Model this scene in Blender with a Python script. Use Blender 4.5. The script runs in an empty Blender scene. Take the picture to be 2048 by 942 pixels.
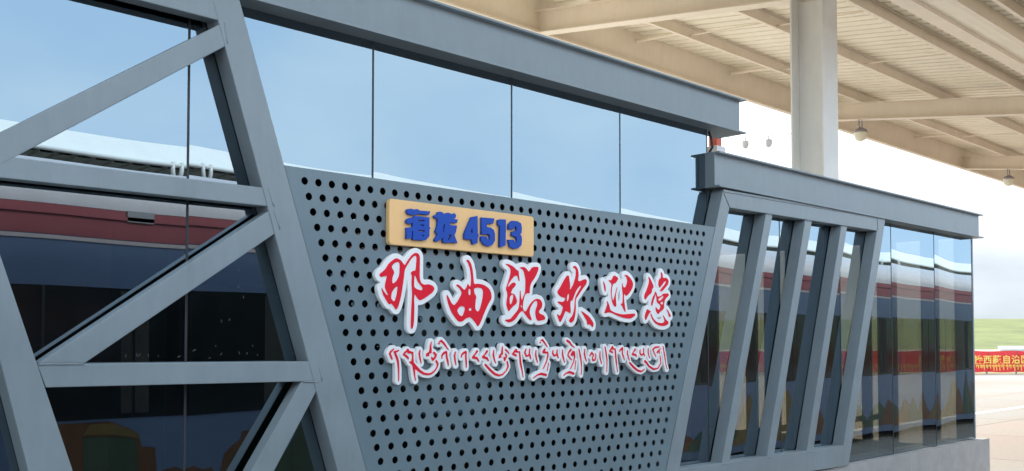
import bpy, bmesh, math, random
import numpy as np
from mathutils import Vector, Matrix

random.seed(7)
R = math.radians
sc = bpy.context.scene
col = sc.collection

# ------------------------------------------------------------------ camera
FPX, W0, H0 = 1950.0, 2048.0, 942.0
PPX, PPY = 1024.0, 612.0
PITCH, YAW = R(2.0), R(44.6)
CAM = Vector((0.0, -4.9, 2.3))
cam = bpy.data.cameras.new('camera')
cam.sensor_width = 36.0
cam.lens = 36.0 * FPX / W0
cam.shift_y = (PPY - H0 / 2) / W0
cam.clip_start, cam.clip_end = 0.05, 20000
camo = bpy.data.objects.new('camera', cam)
col.objects.link(camo)
camo.location = CAM
camo.rotation_euler = (R(90) + PITCH, 0, -YAW)
sc.camera = camo

FW = Vector((math.sin(YAW) * math.cos(PITCH), math.cos(YAW) * math.cos(PITCH), math.sin(PITCH)))
RT = Vector((math.cos(YAW), -math.sin(YAW), 0))
UP = RT.cross(FW)


def ray(x, y):
    return FW + RT * ((x - PPX) / FPX) - UP * ((y - PPY) / FPX)


def at(x, y, Y=0.0):
    """photo point -> point on the vertical plane at depth Y"""
    d = ray(x, y)
    return CAM + d * ((Y - CAM.y) / d.y)


def atz(x, y, z=0.0):
    d = ray(x, y)
    return CAM + d * ((z - CAM.z) / d.z)


def xz(pts, Y):
    return [(at(x, y, Y).x, at(x, y, Y).z) for x, y in pts]


# ------------------------------------------------------------------ world, sun, exposure
SUN_EL, SUN_AZ = R(38), R(30)          # azimuth from +Y towards +X
world = bpy.data.worlds.new('World')
sc.world = world
world.use_nodes = True
nt = world.node_tree
for n in list(nt.nodes):
    nt.nodes.remove(n)


def N(tree, kind, **kw):
    n = tree.nodes.new(kind)
    for k, v in kw.items():
        if k.startswith('i_'):
            n.inputs[k[2:].replace('_', ' ')].default_value = v
        else:
            setattr(n, k, v)
    return n


out = N(nt, 'ShaderNodeOutputWorld')
bg = N(nt, 'ShaderNodeBackground')
bg.inputs['Strength'].default_value = 0.1
sky = N(nt, 'ShaderNodeTexSky', sky_type='NISHITA', sun_disc=False)
sky.sun_elevation, sky.sun_rotation = SUN_EL, SUN_AZ
sky.altitude = 4500
sky.air_density, sky.dust_density, sky.ozone_density = 1.0, 0.6, 1.0
L = nt.links.new
tc = N(nt, 'ShaderNodeTexCoord')
mp = N(nt, 'ShaderNodeMapping')
mp.inputs['Scale'].default_value = (1.0, 1.0, 2.2)
mp.inputs['Location'].default_value = (0.35, 0.1, 0.2)
no = N(nt, 'ShaderNodeTexNoise')
no.inputs['Scale'].default_value = 1.7
no.inputs['Detail'].default_value = 6
no.inputs['Roughness'].default_value = 0.5
L(tc.outputs['Generated'], mp.inputs['Vector'])
L(mp.outputs[0], no.inputs['Vector'])
# cloud brightness: noise, brighter higher up
sp = N(nt, 'ShaderNodeSeparateXYZ')
L(tc.outputs['Generated'], sp.inputs[0])


def maprange(src, a, b_, c, d, smooth=True):
    m_ = N(nt, 'ShaderNodeMapRange', interpolation_type='SMOOTHSTEP' if smooth else 'LINEAR')
    for k, v in (('From Min', a), ('From Max', b_), ('To Min', c), ('To Max', d)):
        m_.inputs[k].default_value = v
    L(src, m_.inputs['Value'])
    return m_.outputs[0]


def mixc(fac, c1, c2):
    m_ = N(nt, 'ShaderNodeMix', data_type='RGBA')
    for sock, c in ((m_.inputs[6], c1), (m_.inputs[7], c2)):
        if isinstance(c, tuple): sock.default_value = (*c, 1)
        else: L(c, sock)
    L(fac, m_.inputs[0])
    return m_.outputs[2]


def addn(a_, b_):
    m_ = N(nt, 'ShaderNodeMath', operation='ADD')
    L(a_, m_.inputs[0]); L(b_, m_.inputs[1])
    return m_.outputs[0]


puff = maprange(no.outputs['Fac'], 0.40, 0.74, 0.0, 0.9)
high = maprange(sp.outputs['Z'], 0.07, 0.23, 0.05, 0.95)
grey = mixc(addn(maprange(no.outputs['Fac'], 0.3, 0.7, -0.15, 0.25), high), (2.2, 2.4, 2.62), (9.4, 9.6, 9.8))
thin = mixc(puff, (5.6, 7.3, 9.2), (8.3, 9.2, 9.9))
dt = N(nt, 'ShaderNodeVectorMath', operation='DOT_PRODUCT')
dt.inputs[1].default_value = (0.35, 0.94, 0)
L(tc.outputs['Generated'], dt.inputs[0])
side = maprange(dt.outputs['Value'], -0.1, 0.45, 0.0, 1.0)
cloud = mixc(side, thin, grey)
cover = N(nt, 'ShaderNodeValue'); cover.outputs[0].default_value = 0.94
L(mixc(cover.outputs[0], sky.outputs[0], cloud), bg.inputs['Color'])
L(bg.outputs[0], out.inputs['Surface'])

sun = bpy.data.lights.new('sun', 'SUN')
sun.energy, sun.angle, sun.color = 2.2, R(8), (1.0, 0.94, 0.85)
suno = bpy.data.objects.new('sun', sun)
col.objects.link(suno)
sd = Vector((math.sin(SUN_AZ) * math.cos(SUN_EL), math.cos(SUN_AZ) * math.cos(SUN_EL), math.sin(SUN_EL)))
suno.rotation_euler = sd.to_track_quat('Z', 'Y').to_euler()
suno.location = (5, 10, 30)

sc.view_settings.view_transform = 'Standard'
sc.view_settings.look = 'None'
sc.view_settings.exposure = 1.4
sc.view_settings.gamma = 1.0
sc.cycles.use_denoising = True
sc.cycles.max_bounces = 10
sc.cycles.transparent_max_bounces = 16
sc.cycles.caustics_reflective = False
sc.cycles.caustics_refractive = False


# ------------------------------------------------------------------ materials
def mat(name, color, rough=0.5, metal=0.0, var=0.0, vscale=3.0, bump=0.0, bscale=40.0, spec=0.5, streak=None, rvar=0.0):
    m = bpy.data.materials.new(name)
    m.use_nodes = True
    t = m.node_tree
    b = t.nodes['Principled BSDF']
    b.inputs['Base Color'].default_value = (*color, 1)
    b.inputs['Roughness'].default_value = rough
    b.inputs['Metallic'].default_value = metal
    b.inputs['Specular IOR Level'].default_value = spec
    if var or bump or rvar:
        c = N(t, 'ShaderNodeTexCoord')
        src = c.outputs['Object']
        if streak:
            q = N(t, 'ShaderNodeMapping')
            q.inputs['Scale'].default_value = streak
            t.links.new(src, q.inputs['Vector'])
            src = q.outputs[0]
        n1 = N(t, 'ShaderNodeTexNoise')
        n1.inputs['Scale'].default_value = vscale
        n1.inputs['Detail'].default_value = 6
        n1.inputs['Roughness'].default_value = 0.6
        t.links.new(src, n1.inputs['Vector'])
        if var:
            r = N(t, 'ShaderNodeMapRange')
            r.inputs['From Min'].default_value, r.inputs['From Max'].default_value = 0.3, 0.7
            r.inputs['To Min'].default_value, r.inputs['To Max'].default_value = 1 - var, 1 + var
            t.links.new(n1.outputs['Fac'], r.inputs['Value'])
            v = N(t, 'ShaderNodeVectorMath', operation='SCALE')
            v.inputs[0].default_value = color
            n3 = N(t, 'ShaderNodeTexNoise')            # small smudges and runs
            n3.inputs['Scale'].default_value = 1.0
            n3.inputs['Detail'].default_value = 8
            n3.inputs['Roughness'].default_value = 0.7
            q3 = N(t, 'ShaderNodeMapping')
            q3.inputs['Scale'].default_value = (vscale * 7, vscale * 7, vscale * 1.3)
            t.links.new(c.outputs['Object'], q3.inputs['Vector'])
            t.links.new(q3.outputs[0], n3.inputs['Vector'])
            r3 = N(t, 'ShaderNodeMapRange')
            r3.inputs['From Min'].default_value, r3.inputs['From Max'].default_value = 0.35, 0.75
            r3.inputs['To Min'].default_value, r3.inputs['To Max'].default_value = 1 + var * 0.35, 1 - var * 0.8
            t.links.new(n3.outputs['Fac'], r3.inputs['Value'])
            m3 = N(t, 'ShaderNodeMath', operation='MULTIPLY')
            t.links.new(r.outputs[0], m3.inputs[0]); t.links.new(r3.outputs[0], m3.inputs[1])
            t.links.new(m3.outputs[0], v.inputs['Scale'])
            t.links.new(v.outputs[0], b.inputs['Base Color'])
        if rvar:
            r = N(t, 'ShaderNodeMapRange')
            r.inputs['From Min'].default_value, r.inputs['From Max'].default_value = 0.3, 0.7
            r.inputs['To Min'].default_value, r.inputs['To Max'].default_value = rough - rvar, rough + rvar
            t.links.new(n1.outputs['Fac'], r.inputs['Value'])
            t.links.new(r.outputs[0], b.inputs['Roughness'])
        if bump:
            n2 = N(t, 'ShaderNodeTexNoise')
            n2.inputs['Scale'].default_value = bscale
            n2.inputs['Detail'].default_value = 3
            t.links.new(c.outputs['Object'], n2.inputs['Vector'])
            bp = N(t, 'ShaderNodeBump')
            bp.inputs['Strength'].default_value = bump
            bp.inputs['Distance'].default_value = 0.004
            t.links.new(n2.outputs['Fac'], bp.inputs['Height'])
            t.links.new(bp.outputs[0], b.inputs['Normal'])
    return m


STEEL = mat('grey_steel_paint', (0.242, 0.285, 0.303), 0.42, var=0.09, vscale=2.2, bump=0.12, bscale=25, rvar=0.06)
PANEL = mat('perforated_sheet_paint', (0.160, 0.218, 0.245), 0.40, var=0.07, vscale=1.6, bump=0.1, bscale=9, rvar=0.06)
BEIGE = mat('beige_steel_paint', (0.81, 0.72, 0.59), 0.5, var=0.06, vscale=1.2, bump=0.05, bscale=20)
SHEET = mat('cream_roof_sheet', (0.88, 0.82, 0.67), 0.5, var=0.06, vscale=0.8)
WHITECOL = mat('off_white_column_paint', (0.82, 0.81, 0.76), 0.45, var=0.05, vscale=2.0)
PLINTH = mat('plinth_stone', (0.42, 0.40, 0.385), 0.7, var=0.12, vscale=5, bump=0.2, bscale=60)
BLACK = mat('black_sealant', (0.03, 0.035, 0.04), 0.6)
DARK = mat('dark_interior_paint', (0.045, 0.045, 0.042), 0.8, var=0.2, vscale=1)
FLOORM = mat('interior_floor_tile', (0.12, 0.12, 0.11), 0.35, var=0.15, vscale=2)
POSTM = mat('dark_brown_post', (0.06, 0.05, 0.048), 0.5, var=0.1)
LWHITE = mat('white_sign_board', (0.93, 0.92, 0.90), 0.35, var=0.02, vscale=6)
LRED = mat('red_sign_face', (0.84, 0.018, 0.04), 0.6, var=0.04, vscale=5, spec=0.15)
YELLOW = mat('yellow_sign_board', (0.93, 0.56, 0.235), 0.45, var=0.03, vscale=4)
BLUE = mat('blue_letter', (0.02, 0.08, 0.42), 0.55, var=0.05, vscale=6, spec=0.2)
SHINYW = mat('white_plastic', (0.78, 0.78, 0.76), 0.3)
GREYM = mat('grey_cast_metal', (0.32, 0.30, 0.31), 0.45, metal=0.3)
GLOBE = mat('frosted_globe', (0.80, 0.77, 0.60), 0.25)
BOUNCE_ROOF = mat('bounce_roof_membrane', (0.72, 0.70, 0.66), 0.7, var=0.08, vscale=1.5)
ORANGE = mat('orange_paint', (0.75, 0.13, 0.06), 0.5)


def glass_mat(name, tint, base, refl=(0.68, 0.87, 1.0)):
    m = bpy.data.materials.new(name)
    m.use_nodes = True
    t = m.node_tree
    for n in list(t.nodes):
        t.nodes.remove(n)
    o = N(t, 'ShaderNodeOutputMaterial')
    mxs = N(t, 'ShaderNodeMixShader')
    tr = N(t, 'ShaderNodeBsdfTransparent')
    tr.inputs['Color'].default_value = (*tint, 1)
    gl = N(t, 'ShaderNodeBsdfGlossy')
    gl.inputs['Roughness'].default_value = 0.0
    gl.inputs['Color'].default_value = (*refl, 1)
    # Schlick reflectance, the same from both sides of the pane
    ge = N(t, 'ShaderNodeNewGeometry')
    dp = N(t, 'ShaderNodeVectorMath', operation='DOT_PRODUCT')
    ab_ = N(t, 'ShaderNodeMath', operation='ABSOLUTE')
    su = N(t, 'ShaderNodeMath', operation='SUBTRACT'); su.inputs[0].default_value = 1.0
    po = N(t, 'ShaderNodeMath', operation='POWER'); po.inputs[1].default_value = 5.0
    mr_ = N(t, 'ShaderNodeMapRange')
    mr_.inputs['To Min'].default_value = base + 0.04
    mr_.inputs['To Max'].default_value = 1.0
    t.links.new(ge.outputs['Normal'], dp.inputs[0]); t.links.new(ge.outputs['Incoming'], dp.inputs[1])
    t.links.new(dp.outputs['Value'], ab_.inputs[0]); t.links.new(ab_.outputs[0], su.inputs[1])
    t.links.new(su.outputs[0], po.inputs[0]); t.links.new(po.outputs[0], mr_.inputs['Value'])
    t.links.new(mr_.outputs[0], mxs.inputs[0])
    t.links.new(tr.outputs[0], mxs.inputs[1])
    t.links.new(gl.outputs[0], mxs.inputs[2])
    t.links.new(mxs.outputs[0], o.inputs['Surface'])
    return m


GLASS = glass_mat('coated_glass', (0.29, 0.262, 0.23), 0.285)
CLEAR = glass_mat('clear_glass', (0.93, 0.96, 0.94), 0.0)


# ------------------------------------------------------------------ geometry helpers
def tag(o, label=None, cat=None, group=None, kind=None):
    if label: o['label'] = label
    if cat: o['category'] = cat
    if group: o['group'] = group
    if kind: o['kind'] = kind
    return o


def thing(name, label, cat, loc=(0, 0, 0), group=None):
    o = bpy.data.objects.new(name, None)
    o.empty_display_size = 0.1
    col.objects.link(o)
    o.location = loc
    return tag(o, label, cat, group)


def wloc(p):
    v = Vector((0, 0, 0))
    while p is not None:
        v += p.location
        p = p.parent
    return v


def link(name, me, m, parent=None, smooth=False):
    o = bpy.data.objects.new(name, me)
    col.objects.link(o)
    if isinstance(m, (list, tuple)):
        for k in m: me.materials.append(k)
    elif m:
        me.materials.append(m)
    if parent is not None:
        o.parent = parent
        me.transform(Matrix.Translation(-wloc(parent)))
    if smooth:
        for p in me.polygons: p.use_smooth = True
    return o


def rebase(o, loc):
    """give a top-level mesh an origin at its own place"""
    o.data.transform(Matrix.Translation(-Vector(loc)))
    o.location = loc
    return o


class MB:
    def __init__(s): s.bm = bmesh.new()

    def prism(s, poly, y0, y1, bev=0.0):
        """polygon in X-Z extruded from depth y0 to y1"""
        bm = s.bm
        a = [bm.verts.new((x, y0, z)) for x, z in poly]
        b = [bm.verts.new((x, y1, z)) for x, z in poly]
        fs = [bm.faces.new(a), bm.faces.new(b[::-1])]
        n = len(poly)
        for i in range(n):
            j = (i + 1) % n
            fs.append(bm.faces.new((a[j], a[i], b[i], b[j])))
        bmesh.ops.recalc_face_normals(bm, faces=fs)
        if bev:
            es = {e for f in fs for e in f.edges}
            bmesh.ops.bevel(bm, geom=list(es), offset=bev, segments=2, affect='EDGES', profile=0.6)
        return s

    def box(s, x0, x1, y0, y1, z0, z1, bev=0.0):
        return s.prism([(x0, z0), (x1, z0), (x1, z1), (x0, z1)], y0, y1, bev)

    def hexa(s, v8):
        bm = s.bm
        v = [bm.verts.new(p) for p in v8]
        fs = [bm.faces.new([v[i] for i in q]) for q in
              ((0, 1, 2, 3), (7, 6, 5, 4), (0, 4, 5, 1), (1, 5, 6, 2), (2, 6, 7, 3), (3, 7, 4, 0))]
        bmesh.ops.recalc_face_normals(bm, faces=fs)
        return s

    def tube(s, pts, r, seg=10, caps=True):
        bm = s.bm
        rings = []
        for i, p in enumerate(pts):
            p = Vector(p)
            d = (Vector(pts[min(i + 1, len(pts) - 1)]) - Vector(pts[max(i - 1, 0)])).normalized()
            u = d.orthogonal().normalized()
            if rings:
                u = (pu - d * pu.dot(d)).normalized()
            pu = u
            w = d.cross(u)
            rr = r[i] if isinstance(r, (list, tuple)) else r
            rings.append([bm.verts.new(p + (u * math.cos(a) + w * math.sin(a)) * rr)
                          for a in [2 * math.pi * k / seg for k in range(seg)]])
        for A, B in zip(rings, rings[1:]):
            for k in range(seg):
                bm.faces.new((A[k], A[(k + 1) % seg], B[(k + 1) % seg], B[k]))
        if caps:
            bm.faces.new(rings[0][::-1])
            bm.faces.new(rings[-1])
        return s

    def lathe(s, c, prof, seg=20):
        """profile (r, z) about vertical axis at c"""
        bm = s.bm
        rings = []
        for r, z in prof:
            if r < 1e-5:
                rings.append([bm.verts.new((c[0], c[1], c[2] + z))])
            else:
                rings.append([bm.verts.new((c[0] + r * math.cos(2 * math.pi * k / seg),
                                            c[1] + r * math.sin(2 * math.pi * k / seg), c[2] + z)) for k in range(seg)])
        for A, B in zip(rings, rings[1:]):
            for k in range(seg):
                a, b = A[k % len(A)], A[(k + 1) % len(A)]
                c_, d = B[(k + 1) % len(B)], B[k % len(B)]
                vs = []
                for q in (a, b, c_, d):
                    if q not in vs: vs.append(q)
                if len(vs) > 2: bm.faces.new(vs)
        bmesh.ops.recalc_face_normals(bm, faces=bm.faces)
        return s

    def build(s, name, m, parent=None, smooth=False):
        me = bpy.data.meshes.new(name)
        s.bm.to_mesh(me)
        s.bm.free()
        return link(name, me, m, parent, smooth)


def shape_mesh(name, loops, Yf, depth, bev=0.0):
    """filled outline(s) in X-Z (holes by even-odd), front at Yf, thickness depth going into +Y"""
    cu = bpy.data.curves.new(name, 'CURVE')
    cu.dimensions = '2D'
    cu.fill_mode = 'BOTH'
    cu.extrude = depth / 2 - bev
    cu.bevel_depth = bev
    cu.bevel_resolution = 1
    if bev: cu.offset = -bev
    for lp in loops:
        sp = cu.splines.new('POLY')
        sp.points.add(len(lp) - 1)
        for p, (x, z) in zip(sp.points, lp):
            p.co = (x, z, 0, 1)
        sp.use_cyclic_u = True
    o = bpy.data.objects.new(name, cu)
    col.objects.link(o)
    dg = bpy.context.evaluated_depsgraph_get()
    me = bpy.data.meshes.new_from_object(o.evaluated_get(dg))
    bpy.data.objects.remove(o)
    bpy.data.curves.remove(cu)
    me.transform(Matrix.Translation((0, Yf + depth / 2, 0)) @ Matrix.Rotation(R(90), 4, 'X'))
    me.name = name
    return me


def chaikin(lp, it=1):
    for _ in range(it):
        q = []
        n = len(lp)
        for i in range(n):
            a, b = np.array(lp[i]), np.array(lp[(i + 1) % n])
            q += [tuple(a * .8 + b * .2), tuple(a * .2 + b * .8)]
        lp = q
    return lp


def contours(F, x0, z0, h, level):
    """marching squares, returns closed loops of F == level"""
    S = F < level
    nx, nz = F.shape
    c = S[:-1, :-1].astype(int) + 2 * S[1:, :-1] + 4 * S[1:, 1:] + 8 * S[:-1, 1:]
    segs = {}
    T = {1: ((3, 0),), 2: ((0, 1),), 3: ((3, 1),), 4: ((1, 2),), 5: ((3, 2), (1, 0)), 6: ((0, 2),), 7: ((3, 2),),
         8: ((2, 3),), 9: ((2, 0),), 10: ((2, 1), (0, 3)), 11: ((2, 1),), 12: ((1, 3),), 13: ((1, 0),), 14: ((0, 3),)}
    ii, jj = np.nonzero((c > 0) & (c < 15))

    def key(i, j, e):
        return ((i, j, 0), (i + 1, j, 1), (i, j + 1, 0), (i, j, 1))[e]
    for i, j in zip(ii, jj):
        for a, b in T[int(c[i, j])]:
            segs[key(i, j, a)] = key(i, j, b)

    def pos(k):
        i, j, v = k
        i2, j2 = (i, j + 1) if v else (i + 1, j)
        a, b = F[i, j], F[i2, j2]
        t = (level - a) / (b - a) if b != a else .5
        return (x0 + h * (i + (i2 - i) * t), z0 + h * (j + (j2 - j) * t))
    loops = []
    while segs:
        k0, k = next(iter(segs.items()))
        del segs[k0]
        lp = [pos(k0)]
        while k != k0 and k in segs:
            lp.append(pos(k))
            k = segs.pop(k)
        if len(lp) > 8: loops.append(lp)
    return loops


def smooth_loop(lp, it=2, keep=2):
    a = np.array(lp)
    for _ in range(it):
        a = (np.roll(a, 1, 0) + 2 * a + np.roll(a, -1, 0)) / 4
    return [tuple(p) for p in a[::keep]]


def area(lp):
    a = np.array(lp)
    return 0.5 * abs(np.sum(a[:, 0] * np.roll(a[:, 1], -1) - np.roll(a[:, 0], -1) * a[:, 1]))


def seg_field(segs, x0, z0, nx, nz, h, pad):
    """distance to tapered capsules (ax,az,ra,bx,bz,rb)"""
    F = np.full((nx, nz), 1e3)
    for ax, az, ra, bx, bz, rb in segs:
        i0 = max(0, int((min(ax, bx) - pad - x0) / h)); i1 = min(nx, int((max(ax, bx) + pad - x0) / h) + 2)
        j0 = max(0, int((min(az, bz) - pad - z0) / h)); j1 = min(nz, int((max(az, bz) + pad - z0) / h) + 2)
        X = (x0 + h * np.arange(i0, i1))[:, None]
        Z = (z0 + h * np.arange(j0, j1))[None, :]
        dx, dz = bx - ax, bz - az
        l2 = dx * dx + dz * dz + 1e-12
        t = np.clip(((X - ax) * dx + (Z - az) * dz) / l2, 0, 1)
        d = np.hypot(X - ax - t * dx, Z - az - t * dz) - (ra + (rb - ra) * t)
        F[i0:i1, j0:j1] = np.minimum(F[i0:i1, j0:j1], d)
    return F


# ------------------------------------------------------------------ ground, hills
def ground_material():
    m = bpy.data.materials.new('plaza_concrete')
    m.use_nodes = True
    t = m.node_tree
    b = t.nodes['Principled BSDF']
    c = N(t, 'ShaderNodeTexCoord')
    q = N(t, 'ShaderNodeMapping')
    q.inputs['Rotation'].default_value = (0, 0, R(45))
    q.inputs['Scale'].default_value = (0.07, 0.30, 0.2)
    n1 = N(t, 'ShaderNodeTexNoise'); n1.inputs['Scale'].default_value = 1.0; n1.inputs['Detail'].default_value = 7
    n2 = N(t, 'ShaderNodeTexNoise'); n2.inputs['Scale'].default_value = 9.0; n2.inputs['Detail'].default_value = 6
    r = N(t, 'ShaderNodeValToRGB')
    e = r.color_ramp.elements
    e[0].position, e[0].color = 0.33, (0.33, 0.235, 0.185, 1)
    e[1].position, e[1].color = 0.68, (0.345, 0.338, 0.315, 1)
    k = e.new(0.5); k.color = (0.335, 0.295, 0.25, 1)
    v = N(t, 'ShaderNodeMapRange'); v.inputs['To Min'].default_value = 0.8; v.inputs['To Max'].default_value = 1.12
    s = N(t, 'ShaderNodeVectorMath', operation='SCALE')
    rr = N(t, 'ShaderNodeMapRange')
    rr.inputs['From Min'].default_value, rr.inputs['From Max'].default_value = 0.38, 0.6
    rr.inputs['To Min'].default_value, rr.inputs['To Max'].default_value = 0.6, 0.9
    l = t.links.new
    l(c.outputs['Object'], q.inputs['Vector']); l(q.outputs[0], n1.inputs['Vector'])
    l(c.outputs['Object'], n2.inputs['Vector'])
    l(n1.outputs['Fac'], r.inputs['Fac']); l(n2.outputs['Fac'], v.inputs['Value'])
    l(r.outputs['Color'], s.inputs[0]); l(v.outputs[0], s.inputs['Scale'])
    # slab joints, 5 m apart
    bk = N(t, 'ShaderNodeTexBrick')
    bk.offset = 0.0
    bk.inputs['Scale'].default_value = 1.0
    bk.inputs['Brick Width'].default_value = 5.0
    bk.inputs['Row Height'].default_value = 5.0
    bk.inputs['Mortar Size'].default_value = 0.035
    bk.inputs['Color1'].default_value = (1, 1, 1, 1)
    bk.inputs['Color2'].default_value = (0.92, 0.92, 0.92, 1)
    bk.inputs['Mortar'].default_value = (0.6, 0.58, 0.56, 1)
    l(c.outputs['Object'], bk.inputs['Vector'])
    mu = N(t, 'ShaderNodeVectorMath', operation='MULTIPLY')
    l(s.outputs[0], mu.inputs[0]); l(bk.outputs['Color'], mu.inputs[1])
    b.inputs['Specular IOR Level'].default_value = 0.3
    l(mu.outputs[0], b.inputs['Base Color'])
    l(n1.outputs['Fac'], rr.inputs['Value']); l(rr.outputs[0], b.inputs['Roughness'])
    return m


g = MB()
bm = g.bm
S = 4000
bm.faces.new([bm.verts.new(p) for p in ((-S, -S, 0), (S, -S, 0), (S, S, 0), (-S, S, 0))])
tag(g.build('ground', ground_material()), kind='structure')

GRASS = mat('meadow_green', (0.15, 0.175, 0.045), 0.9, var=0.3, vscale=0.06)
BROWN = mat('meadow_strip', (0.23, 0.21, 0.08), 0.9, var=0.25, vscale=0.8)
FLAT = Vector((FW.x, FW.y, 0)).normalized()


def far(px, depth, z=0.0, lift=0.0):
    """point at a depth along the viewing direction, for the far landscape facing the station"""
    return Vector((CAM.x, CAM.y, 0)) + FLAT * depth + RT * ((px - 1024) / FPX * depth) + Vector((0, 0, z))


hb = MB()
bm = hb.bm
nu, nv = 90, 14
rows = []
for j in range(nv):
    v = j / (nv - 1)
    row = []
    for i in range(nu):
        u = i / (nu - 1)
        p = far(-2500 + 7000 * u, 230 + 420 * v)
        hgt = 12.6 * math.sin(math.pi / 2 * min(1, v * 1.6)) ** 1.5 * (0.93 + 0.07 * math.sin(9 * u + 1.2) + 0.04 * math.sin(23 * u))
        row.append(bm.verts.new((p.x, p.y, 0.02 + hgt - (0.6 if j == 0 else 0))))
    rows.append(row)
for A, B in zip(rows, rows[1:]):
    for i in range(nu - 1):
        bm.faces.new((A[i], A[i + 1], B[i + 1], B[i]))
tag(hb.build('hills', GRASS, smooth=True), kind='structure')

# pale paving added out of view to bounce light up under the canopy
BOUNCE_PAVE = mat('bounce_paving', (0.60, 0.575, 0.53), 0.65, var=0.08, vscale=1.5)
pv = MB(); pv.bm.faces.new([pv.bm.verts.new(q) for q in ((-40, -4.95, 0.006), (14.6, -4.95, 0.006), (14.6, 9, 0.006), (-40, 9, 0.006))])
tag(pv.build('platform', BOUNCE_PAVE), kind='structure')

# painted line on the plaza, parallel to the building
PAINT = mat('road_paint', (0.72, 0.72, 0.70), 0.6, var=0.12, vscale=3)
a, b = atz(1707, 863), atz(1947, 826)
yl = (a.y + b.y) / 2
lm = MB(); lm.box(-20, 90, yl - 0.13, yl + 0.13, -0.05, 0.004)
tag(lm.build('road_marking', PAINT), kind='structure')

# ------------------------------------------------------------------ glass building
ZB, ZT1, ZT2 = 1.0, 4.165, 3.64
XE1, XE2 = 7.266, 13.385
bld = thing('glass_pavilion', 'glass walled station pavilion with grey steel roof beams carrying the welcome sign wall', 'pavilion', (4, 0, 0))

pl = MB()
pl.box(-6, 13.6, -0.11, -0.02, -0.02, ZB)
pl.box(-6, 13.6, -0.02, 0.3, -0.02, ZB - 0.004)
pl.build('plinth', PLINTH, bld)
joints = [2.402 + 1.213 * k for k in range(-6, 5)] + [8.48, 9.71, 10.946, 12.16, XE2]
rng = random.Random(3)
for x0, x1 in zip(joints, joints[1:]):
    top = ZT1 if x1 < 7.4 else ZT2
    z0, z1 = ZB + 0.002, top + 0.03
    x0g, x1g = x0 + 0.007, x1 - 0.007
    nx, nz = 20, 34
    amp = rng.uniform(0.0030, 0.0048)
    ph = [rng.uniform(0, 6.28) for _ in range(4)]
    me = bpy.data.meshes.new('glass_pane')
    vs, fs = [], []
    for j in range(nz + 1):
        for i in range(nx + 1):
            u, v = 2 * i / nx - 1, 2 * j / nz - 1
            dy = amp * (1 - u * u) * (1 - abs(v) ** 2.5) + 0.0005 * math.sin(2.2 * u + ph[0]) * math.sin(3 * v + ph[1]) * (1 - u * u)
            vs.append((x0g + (x1g - x0g) * i / nx, -dy, z0 + (z1 - z0) * j / nz))
    for j in range(nz):
        for i in range(nx):
            k = j * (nx + 1) + i
            fs.append((k, k + 1, k + nx + 2, k + nx + 1))
    k = len(vs)
    vs += [(x0g, 0.012, z0), (x1g, 0.012, z0), (x1g, 0.012, z1), (x0g, 0.012, z1)]
    fs.append((k, k + 3, k + 2, k + 1))
    me.from_pydata(vs, [], fs)
    o = link('glass_pane', me, [GLASS, CLEAR], bld, True)
    me.polygons[-1].material_index = 1
    me.polygons[-1].use_smooth = False
for x in joints[:-1]:
    top = ZT1 if x < 7.4 else ZT2
    s = MB(); s.box(x - 0.0068, x + 0.0068, -0.0015, 0.018, ZB + 0.003, top + 0.02)
    s.build('joint_seal', BLACK, bld)
s = MB(); s.box(XE2 - 0.006, XE2 + 0.03, -0.006, 0.05, ZB + 0.002, ZT2 + 0.02); s.build('corner_trim', STEEL, bld)
# thin dark fins standing behind the joints
for x in joints[3:-1]:
    s = MB(); s.box(x - 0.03, x + 0.03, 0.02, 0.16, 0.2, (ZT1 if x < 7.2 else ZT2) + 0.02)
    s.build('inner_fin', POSTM, bld)


def ibeam(name, x0, x1, z0, z1, left_end=True):
    """roof beam: web plate, top and bottom flanges, stiffener at the end"""
    f = MB()
    f.box(x0, x1 - 0.035, -0.10, -0.075, z0 + 0.016, z1 - 0.016)                       # outer web
    f.box(x0, x1, -0.15, 0.16, z1 - 0.016, z1, 0.003)                                 # top flange
    f.box(x0, x1, -0.15, 0.16, z0, z0 + 0.016, 0.003)                                 # bottom flange
    f.box(x0 + 0.004, x0 + 0.02, -0.074, 0.13, z0 + 0.017, z1 - 0.017)
    f.box(x1 - 0.07, x1 - 0.054, -0.074, 0.13, z0 + 0.017, z1 - 0.017)
    f.box(x0 + 0.03, x1 - 0.08, 0.10, 0.125, z0 + 0.017, z1 - 0.017)
    return f.build(name, STEEL, bld)


ibeam('roof_beam', -6, 7.665, ZT1, 4.478)
ibeam('roof_beam', 7.225, 13.41, ZT2, 3.952)
s = MB(); s.box(-6, 7.3, 0.165, 4.3, 4.18, 4.42); s.build('roof_slab', DARK, bld)
s = MB(); s.box(7.264, 13.36, 0.165, 4.3, 3.66, 3.90); s.build('roof_slab', DARK, bld)
s = MB(); s.box(-6, 7.3, 0.17, 4.4, 4.421, 4.45); s.build('bounce_covering', BOUNCE_ROOF, bld)  # unseen pale cover over the dark slabs, added to bounce light to the canopy
s = MB(); s.box(7.31, 13.36, 0.17, 4.4, 3.902, 3.935); s.build('bounce_covering', BOUNCE_ROOF, bld)
MB().prism([(-6, 0), (13.36, 0), (13.36, 3.9), (7.26, 3.9), (7.26, 4.42), (-6, 4.42)], 4.3, 4.42).build('back_wall', DARK, bld)
s = MB(); s.box(-6.0, -5.9, 0.16, 4.3, 0, 4.18); s.build('side_wall', DARK, bld)
s = MB(); s.box(-6, 13.36, 0.31, 4.3, 0.0, 0.12); s.build('inner_floor', FLOORM, bld)
s = MB(); s.box(7.18, 7.262, 0.165, 4.3, 3.60, 4.178); s.box(7.245, 7.262, 0.02, 0.164, 3.96, 4.16); s.build('step_wall', STEEL, bld)
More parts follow.
